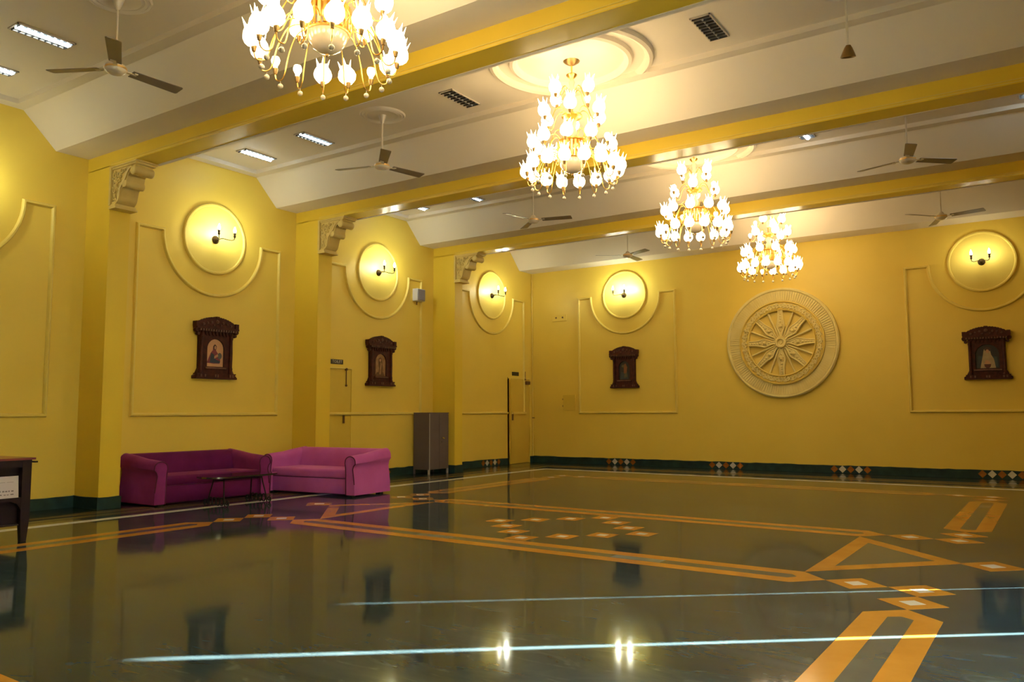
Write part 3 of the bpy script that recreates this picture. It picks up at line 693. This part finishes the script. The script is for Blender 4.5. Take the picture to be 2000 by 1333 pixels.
def chandelier_body():
    out = {}
    out['canopy'] = MB().lathe([(.0001,-.055),(.02,-.05),(.05,-.035),(.085,-.012),(.095,0),(.0001,0)], 12, (0,0,ZC)).mesh('canopy', M['brass_d'], True)
    out['rod'] = MB().tube([(0,0,ZC-.03),(0,0,4.0)], .010, 8).mesh('rod', M['brass'], True)
    out['top_dish'] = MB().lathe([(.0001,.035),(.03,.03),(.062,.012),(.058,0),(.03,-.03),(.012,-.045),(.0001,-.045)], 16, (0,0,4.93)).mesh('top_dish', M['brass'], True)
    out['glass_column'] = MB().lathe([(.018,.13),(.034,.10),(.024,.05),(.030,0),(.040,-.06),(.022,-.12),(.03,-.15)], 12, (0,0,4.76)).mesh('glass_column', M['crystal'], True)
    out['upper_bowl'] = MB().lathe([(.0001,.05),(.05,.045),(.11,.02),(.118,.0),(.08,-.03),(.05,-.035),(.0001,-.04)], 20, (0,0,4.46)).mesh('upper_bowl', M['brass'], True)
    out['middle_column'] = MB().lathe([(.03,.16),(.055,.11),(.04,.05),(.062,0),(.035,-.08)], 12, (0,0,4.28)).mesh('middle_column', M['crystal'], True)
    out['middle_bowl'] = MB().lathe([(.0001,.04),(.08,.035),(.15,.012),(.155,-.004),(.11,-.03),(.07,-.04),(.0001,-.04)], 22, (0,0,4.18)).mesh('middle_bowl', M['brass'], True)
    out['glass_bowl'] = MB().lathe([(.15,.05),(.152,.03),(.135,-.02),(.10,-.065),(.05,-.092),(.0001,-.10)], 24, (0,0,3.92)).mesh('glass_bowl', M['crystal'], True)
    out['bowl_rim'] = MB().tube([(.155*math.cos(2*PI*i/28), .155*math.sin(2*PI*i/28), 3.972) for i in range(28)], .010, 6, True).mesh('bowl_rim', M['brass'], True)
    out['finial'] = MB().sphere((0,0,3.81), .014, 8, 5, 1.4).mesh('finial', M['brass_d'], True)
    return out
CB = chandelier_body()
SLAT = MB().box(-.011, .011, -.0025, .0025, -.085, .085).mesh('hanging_slat', M['brass'])
def chandelier(b, label, rz):
    o = thing('chandelier', label, 'chandelier', (6.36, BAYM[b]+.03, 0), rz, 'gilt glass chandeliers in the bays')
    for n, me in CB.items(): link(me, n, o)
    for k in range(26):
        a = 2*PI*k/26; link(SLAT, 'hanging_slat', o, (.17*math.cos(a), .17*math.sin(a), 4.07), (0, 0, a+PI/2))
    rnd = random.Random(b*13+5)
    for ti, (R, z, n, pf, balls) in enumerate(TIERS):
        for k in range(n):
            a = 2*PI*k/n+ti*.31
            ar = link(ARMS[ti], 'arm', o, (0,0,z), (0,0,a))
            link(CUP, 'cup', ar, (R,0,0)); link(BULB, 'bulb', ar, (R,0,.015))
            if rnd.random() > (.25 if ti == 3 else .13): link(SHADE, 'lamp_shade', ar, (R,0,.008), (rnd.uniform(-.12,.12), .16+rnd.uniform(-.08,.1), rnd.uniform(0,1)))
            if balls: link(DROP, 'crystal_drop', ar, (pf[5][0],0,pf[5][1]))
chandelier(0, 'gilt chandelier hanging in the bay nearest the wooden desk', .1)
chandelier(1, 'gilt chandelier under the ceiling rings between two unlit louvre fittings', .35)
chandelier(2, 'gilt chandelier between two complete ceiling fans, above the floor diamond ring', .2)
chandelier(3, 'gilt chandelier hanging nearest to the plaster wheel', .55)

# ------------------------------------------------------------------ ceiling fans
FB = MB().prism([(.15,-.055),(.64,-.072),(.655,-.06),(.655,.045),(.645,.062),(.15,.055)], 2, -.003, .003).mesh('blade', M['fan_b'])
FI = MB().box(.075,.20,-.018,.018,-.004,.004).box(.17,.20,-.04,.04,-.004,.004).mesh('blade_bracket', M['fan_w'])
FM = MB().lathe([(.0001,-.052),(.035,-.052),(.07,-.040),(.088,-.026),(.097,-.010),(.098,.018),(.088,.032),(.05,.045),(.035,.075),(.02,.085),(.0001,.085)], 24).mesh('motor', M['fan_w'], True)
FG = MB().lathe([(.098,-.008),(.1005,-.006),(.1005,.010),(.098,.012)], 24, caps=False).mesh('band', M['fan_g'], True)
FR = MB().tube([(0,0,.05),(0,0,ZC-4.41-.04)], .010, 8).mesh('rod', M['fan_w'], True)
FC = MB().lathe([(.0001,-.12),(.018,-.12),(.026,-.09),(.042,-.05),(.055,-.012),(.05,0),(.0001,0)], 16, (0,0,ZC-4.41)).mesh('canopy', M['fan_w'], True)
def fan(x, b, ang, label, blades=True, dy=.03):
    y = BAYM[b]+dy; z = 4.41
    o = thing('ceiling_fan', label, 'ceiling fan', (x, y, z), 0, 'ceiling fans in the bays')
    link(rose, 'ceiling_rose', roof, (x, y, ZC)); link(FC, 'canopy', o)
    if blades:
        link(FR, 'rod', o); m_ = link(FM, 'motor', o); link(FG, 'band', m_)
        for k in range(3):
            a = math.radians(ang)+k*2*PI/3
            bl = link(FB, 'blade', o, (0,0,.005), (.16*math.cos(0), 0, 0)); bl.rotation_euler = (Matrix.Rotation(a, 3, 'Z') @ Matrix.Rotation(-.19, 3, 'X')).to_euler()
            link(FI, 'blade_bracket', o, (0,0,.004), (0,0,a))
    else:
        MB().tube([(0,0,.09),(0,0,ZC-z-.04)], .010, 8).build('rod', M['fan_w'], o, True)
        MB().lathe([(.0001,.10),(.02,.10),(.035,.075),(.055,.03),(.068,-.005),(.06,-.008),(.03,.01),(.0001,.012)], 16).build('bell_cover', M['brass_d'], o, True, rot=(.25,.1,0))
fan(3.53, 0, -31, 'three-bladed ceiling fan nearest the louvre light above the wooden desk')
fan(3.51, 1, -42, 'three-bladed ceiling fan in the bay with the blade-less fan rod')
fan(3.53, 2, 18, 'three-bladed ceiling fan in front of the beam above the grey cupboard')
fan(3.48, 3, -27, 'three-bladed ceiling fan in front of the back wall above the dark framed print')
fan(9.22, 2, 42, 'three-bladed ceiling fan one bay beyond the blade-less fan rod')
fan(9.21, 3, -12, 'three-bladed ceiling fan before the back wall near the pale-robed figure picture')
fan(9.24, 1, 0, 'bare fan rod ending in a brass bell cover, without blades', False)

# ------------------------------------------------------------------ ceiling light fittings
def fitting(x, y, lit, label, group):
    o = thing('ceiling_light', label, 'ceiling light', (x, y, ZC), 0, group); w, l = .105, .29
    mb = MB()
    for a in ((-w,-w+.014,-l,l),(w-.014,w,-l,l),(-w,w,-l,-l+.014),(-w,w,l-.014,l)): mb.box(a[0],a[1],a[2],a[3],-.014,.004)
    mb.build('rim', M['trimw'], o)
    MB().box(-w+.012, w-.012, -l+.012, l-.012, -.0035, .001).build('reflector', M['alu'], o)
    if lit: MB().tube([(0,-l+.03,-.011),(0,l-.03,-.011)], .016 if lit == 1 else .030, 8).build('tube', M['tube'], o, True)
    else: MB().tube([(0,-l+.03,-.010),(0,l-.03,-.010)], .010, 8).build('tube', M['tube_off'], o, True)
    n = 9
    for k in range(n):
        yy = -l+.03+(2*l-.06)*k/(n-1)
        MB().box(-w+.014, -.02 if lit else w-.014, yy-.0025, yy+.0025, -.024, -.004).build('louvre_blade', M['louvre'], o)
        if lit: MB().box(.02, w-.014, yy-.0025, yy+.0025, -.024, -.004).build('louvre_blade', M['louvre'], o)
G1, G2 = 'lit louvre lights in the ceiling', 'unlit louvre lights in the ceiling'
fitting(2.16, -12.73, 1, 'lit louvre light beside the ceiling fan above the wooden desk', G1)
fitting(.93, -12.73, 1, 'lit louvre light near the wall above the wooden desk', G1)
fitting(.82, -8.97, 2, 'bright louvre light near the wall above the plum sofa', G1)
fitting(2.08, -8.97, 1, 'lit louvre light beside the ceiling fan above the plum sofa', G1)
fitting(4.69, -8.97, 0, 'unlit dark louvre fitting between a three-bladed fan and a chandelier', G2)
fitting(7.92, -9.0, 0, 'unlit dark louvre fitting between a chandelier and the blade-less fan rod', G2)
fitting(.80, -5.30, 2, 'bright louvre light near the wall above the wall speaker', G1)
fitting(2.05, -5.22, 1, 'lit louvre light beside the fan in front of the cupboard beam', G1)
fitting(7.90, -5.28, 2, 'bright louvre light between a chandelier and the fan beyond the blade-less rod', G1)
fitting(10.55, -5.28, 2, 'bright louvre light on the window-wall side of the fan beyond the blade-less rod', G1)

# ------------------------------------------------------------------ sofas
def sofa(loc, rz, L, fab, armfab, label, D=.84, tuft=0):
    o = thing('sofa', label, 'sofa', loc, rz, 'velvet sofas along the wall'); h = L/2; aw = .17
    MB().rbox(-h+aw*.6, h-aw*.6, -D/2+.045, D/2-.05, .03, .27, .02, 2).build('base', fab, o, True)
    MB().rbox(-h+aw*.75, h-aw*.75, -D/2+.02, D/2-.16, .25, .385, .045, 4).build('seat_cushion', fab, o, True)
    # curved back: slightly bowed top
    prof = [(D/2-.24,.30),(D/2-.22,.45),(D/2-.19,.58),(D/2-.15,.645),(D/2-.08,.665),(D/2-.015,.635),(D/2,.56),(D/2,.08),(D/2-.2,.08)]
    MB().prism(prof, 0, -h+aw*.55, h-aw*.55).build('backrest', fab, o, True, sharp=50)
    # rolled arms: S profile extruded front to back
    def armprof(sg):
        p = [(.0,.055),(.145,.055),(.150,.20),(.140,.36),(.150,.46),(.185,.52)]
        roll = arc(.085,.515,.095,.10,PI*1.02,10)
        p = [(-.0,.028),(.155,.028),(.160,.30),(.168,.42),(.18,.50)]+roll[1:]+[(-.012,.49),(.02,.455),(.035,.40),(.02,.30),(.004,.18)]
        return [(sg*(h-x), z) for x, z in p]
    for sg in (-1, 1):
        pf = armprof(sg)
        # the arm rises a little to the back
        k = len(pf); ys_ = [-D/2-.005, -D/2+.03, -.10, .15, D/2-.02]; rise = [-.03, -.02, .0, .035, .06]
        mb = MB()
        for yy, rr in zip(ys_, rise): mb.v += [(x, yy, z+(rr*max(0,(z-.35)/.25))) for x, z in pf]
        for i in range(len(ys_)-1):
            for j in range(k): mb.f.append((i*k+j, i*k+(j+1)%k, (i+1)*k+(j+1)%k, (i+1)*k+j))
        mb.f += [tuple(range(k)), tuple(range((len(ys_)-1)*k, len(ys_)*k))[::-1]]
        a = mb.build('arm', armfab, o, True, sharp=45)
        MB().tube([(x, -D/2-.006, z-.03*max(0,(z-.35)/.25)) for x, z in pf[1:]], .008, 5).build('piping', M['piping'], a, True)
    for sx in (-1, 1):
        for yy in (-D/2+.10, D/2-.10):
            MB().box(sx*(h-.14)-.04, sx*(h-.14)+.04, yy-.04, yy+.04, 0, .058).build('foot', M['black'], o)
    MB().tube([(-h+aw, -D/2+.040, .258), (h-aw, -D/2+.040, .258)], .006, 5).build('seat_seam', M['piping'], o)
    return o
sofa((.53, -9.625, 0), PI/2, 1.83, M['plum'], M['rose'], 'dark plum velvet sofa with rolled arms standing against the wall')
sofa((1.35, -7.95, 0), math.radians(5), 1.80, M['pink'], M['pink'], 'pink velvet sofa with rolled arms beside the plum sofa')

# ------------------------------------------------------------------ coffee table with wrought-iron legs
t = thing('coffee_table', 'low dark glass coffee table with curled iron legs before the plum sofa', 'coffee table', (1.48, -9.66, 0), 0)
poly = []
for i in range(36):
    a = 2*PI*i/36; c, s_ = math.cos(a), math.sin(a)
    poly.append((.27*math.copysign(abs(c)**.62, c), .56*math.copysign(abs(s_)**.62, s_)))
MB().prism(poly, 2, .368, .388).build('table_top', M['smoked'], t)
MB().tube([(x*.98, y*.98, .370) for x, y in poly], .007, 5, True).build('top_ring', M['iron'], t, True)
for sy in (-1, 1):
    for sx in (-1, 1):
        lg = MB().tube([(sx*.10, sy*.30, .37), (sx*.12, sy*.31, .27), (sx*.15, sy*.33, .14), (sx*.175, sy*.335, .05), (sx*.18, sy*.335, .006)], .009, 6).build('leg', M['iron'], t, True)
        pts = []
        for i in range(17):
            f = i/16; a = -PI/2+f*2.6*PI; r = .040*(1-.7*f); pts.append((sx*(.225+r*math.cos(a)), sy*.335, .046+r*math.sin(a)))
        MB().tube(pts, .009, 5).build('foot_curl', M['iron'], lg, True)
    m_ = MB()
    for cx in (-.115, -.04, .04, .115):
        m_.tube([(cx+.036*math.cos(2*PI*i/14), sy*.335, .060+.050*math.sin(2*PI*i/14)) for i in range(14)], .008, 5, True)
    m_.build('scroll_stretcher', M['iron'], t, True)
MB().tube([(0,-.30,.33),(0,.30,.33)], .007, 6).tube([(-.11,-.30,.33),(.11,-.30,.33)], .007, 6).tube([(-.11,.30,.33),(.11,.30,.33)], .007, 6).build('stretcher', M['iron'], t, True)

# ------------------------------------------------------------------ steel cupboard
c = thing('steel_cupboard', 'small mauve-grey steel cupboard with two doors against the pilaster', 'cupboard', (.03, -4.43, 0), 0)
CW, CDp, CH = .60, .40, 1.205
MB().box(0, CDp-.15, 0, CW, .09, CH).box(CDp-.15, CDp, 0, CW*.5-.006, .09, CH).box(CDp-.15, CDp, CW*.5+.006, CW, .09, CH).build('body', M['steel'], c)
MB().box(-.006, CDp+.012, -.006, CW+.006, CH-.022, CH+.002).build('top', M['steel'], c)
for sx in (0.0, CDp-.03):
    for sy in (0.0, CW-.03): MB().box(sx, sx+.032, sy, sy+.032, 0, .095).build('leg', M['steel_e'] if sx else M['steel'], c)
dl = MB().rbox(CDp, CDp+.016, .008, CW*.5-.006, .10, CH-.03, .004, 1).build('door', M['steel'], c)
dr = MB().rbox(CDp, CDp+.016, CW*.5+.006, CW-.008, .10, CH-.03, .004, 1).build('door', M['steel'], c)
MB().box(CDp+.002, CDp+.0185, -.001, .009, .09, CH-.02).build('pale_edge', M['steel_e'], c)  # paler strip along the front corner edge
MB().lathe([(.0001,.045),(.018,.042),(.012,.02),(.012,.0)], 10, (CDp+.014, CW*.62, .70), 0).box(CDp+.03, CDp+.045, CW*.62-.01, CW*.62+.06, .685, .705).build('handle', M['chrome'], dr, True)
MB().box(CDp+.014, CDp+.018, CW*.62-.008, CW*.62+.008, .61, .64).build('keyhole', M['black'], dr)

# ------------------------------------------------------------------ wall speaker, hatch, plate
s = place_wall(thing('wall_speaker', 'small grey wall speaker in a white case high above the cupboard', 'speaker'), 'L', -4.335, 3.57)
MB().rbox(-.125, .125, -.13, 0, -.125, .125, .008, 1).build('case', M['spk_w'], s)
MB().rbox(-.112, .112, -.142, -.128, -.112, .112, .006, 1).build('grille', M['spk'], s)
MB().tube([(.01,-.01,-.12),(.0,-.012,-.16),(.005,-.008,-.19)], .012, 6).build('cable_plug', M['rust'], s, True)
s = place_wall(thing('wall_hatch', 'small square yellow painted hatch low on the back wall', 'hatch'), 'B', 1.045, 1.43)
MB().box(-.175, .175, -.013, 0, -.19, .19).build('surround', M['wall'], s)
MB().rbox(-.165, .165, -.022, -.012, -.18, .18, .004, 1).build('leaf', M['door'], s)
for z_ in (.08, -.08): MB().tube([(-.172,-.018,z_-.02),(-.172,-.018,z_+.02)], .008, 6).build('hinge', M['rust'], s)
s = place_wall(thing('wall_plate', 'painted-over wall plate with two dark holes near the room corner', 'wall plate'), 'B', .80, 3.475)
MB().rbox(-.20, .20, -.020, 0, -.085, .075, .006, 1).build('plate', M['wall'], s)
for x in (-.09, .09): MB().lathe([(.022,0),(.022,-.006),(.012,-.008),(.0001,-.008)], 10, (x,-.019,.0), 1).build('hole', M['rust'], s)
s = thing('wall_pipe', 'thin yellow conduit running up the room corner', 'pipe', (.03, -.03, 0))
MB().tube([(0,0,.15),(0,0,4.6)], .012, 8).build('conduit', M['mould'], s, True)
mb = MB(); mb.box(-.012,.05,-.012,.012,1.06,1.08).build('clip', M['rust'], s)

# ------------------------------------------------------------------ wooden desk at the side
d = thing('wooden_desk', 'dark purple-brown wooden desk with a white notice on its front', 'desk', (2.47, -12.78, 0), math.radians(4))
# local: +x faces the room, the desk runs towards -y
DL, DW, DH = 1.15, .55, .79
MB().box(-DW-.03, .03, -DL-.02, .02, DH-.02, DH).build('desk_top', M['desk_t'], d)
MB().box(-DW-.01, .012, .02, .05, DH-.05, DH-.035).build('end_ledge', M['desk'], d)
for y0, x0 in ((-.085, -.06), (-DL, -.06), (-.085, -DW), (-DL, -DW)):
    MB().add([(x0+.01,y0+.015,0),(x0+.055,y0+.015,0),(x0+.055,y0+.065,0),(x0+.01,y0+.065,0),(x0,y0,.22),(x0+.06,y0,.22),(x0+.06,y0+.085,.22),(x0,y0+.085,.22),(x0,y0,DH-.02),(x0+.06,y0,DH-.02),(x0+.06,y0+.085,DH-.02),(x0,y0+.085,DH-.02)],
             [(3,2,1,0),(0,1,5,4),(1,2,6,5),(2,3,7,6),(3,0,4,7),(4,5,9,8),(5,6,10,9),(6,7,11,10),(7,4,8,11),(8,9,10,11)]).build('leg', M['desk'], d)
MB().box(-.05, -.005, -DL+.05, -.08, .70, DH-.02).build('upper_rail', M['desk'], d)
MB().prism([(-.08,.42),(-.08,.30),(-.12,.36),(-.17,.385),(-DL+.22,.385),(-DL+.14,.36),(-DL+.085,.30),(-DL+.085,.42)], 0, -.045, -.004).build('lower_rail', M['desk'], d)
MB().box(-.12, -.10, -DL+.03, -.06, .17, DH-.02).build('back_panel', M['desk'], d)
MB().box(-DW, -.03, -DL+.03, -.03, .155, .17).build('shelf', M['desk'], d)
pp = thing('paper_notice', 'white printed paper notice propped in the wooden desk', 'notice', (2.47, -12.78, 0), math.radians(4))
MB().add([(-.012,-.55,.42),(-.012,-.105,.42),(-.03,-.105,.622),(-.03,-.55,.622),(-.018,-.55,.42),(-.018,-.105,.42),(-.036,-.105,.622),(-.036,-.55,.622)], [(0,1,2,3),(7,6,5,4),(0,4,5,1),(1,5,6,2),(2,6,7,3),(3,7,4,0)]).build('sheet', M['paper'], pp)
mb = MB()
for r_, (z, hgt) in enumerate(((.478,.018),(.448,.012),(.565,.003))):
    y = -.15
    while y > -.52:
        w = random.uniform(.012,.03) if r_ < 2 else .06
        xo = -.012-(z-.42)*.089+.0008
        mb.box(xo-.001, xo, y-w, y, z, z+hgt*random.uniform(.6,1)); y -= w+random.uniform(.008,.02)
mb.build('printed_lines', M['ink'], pp)
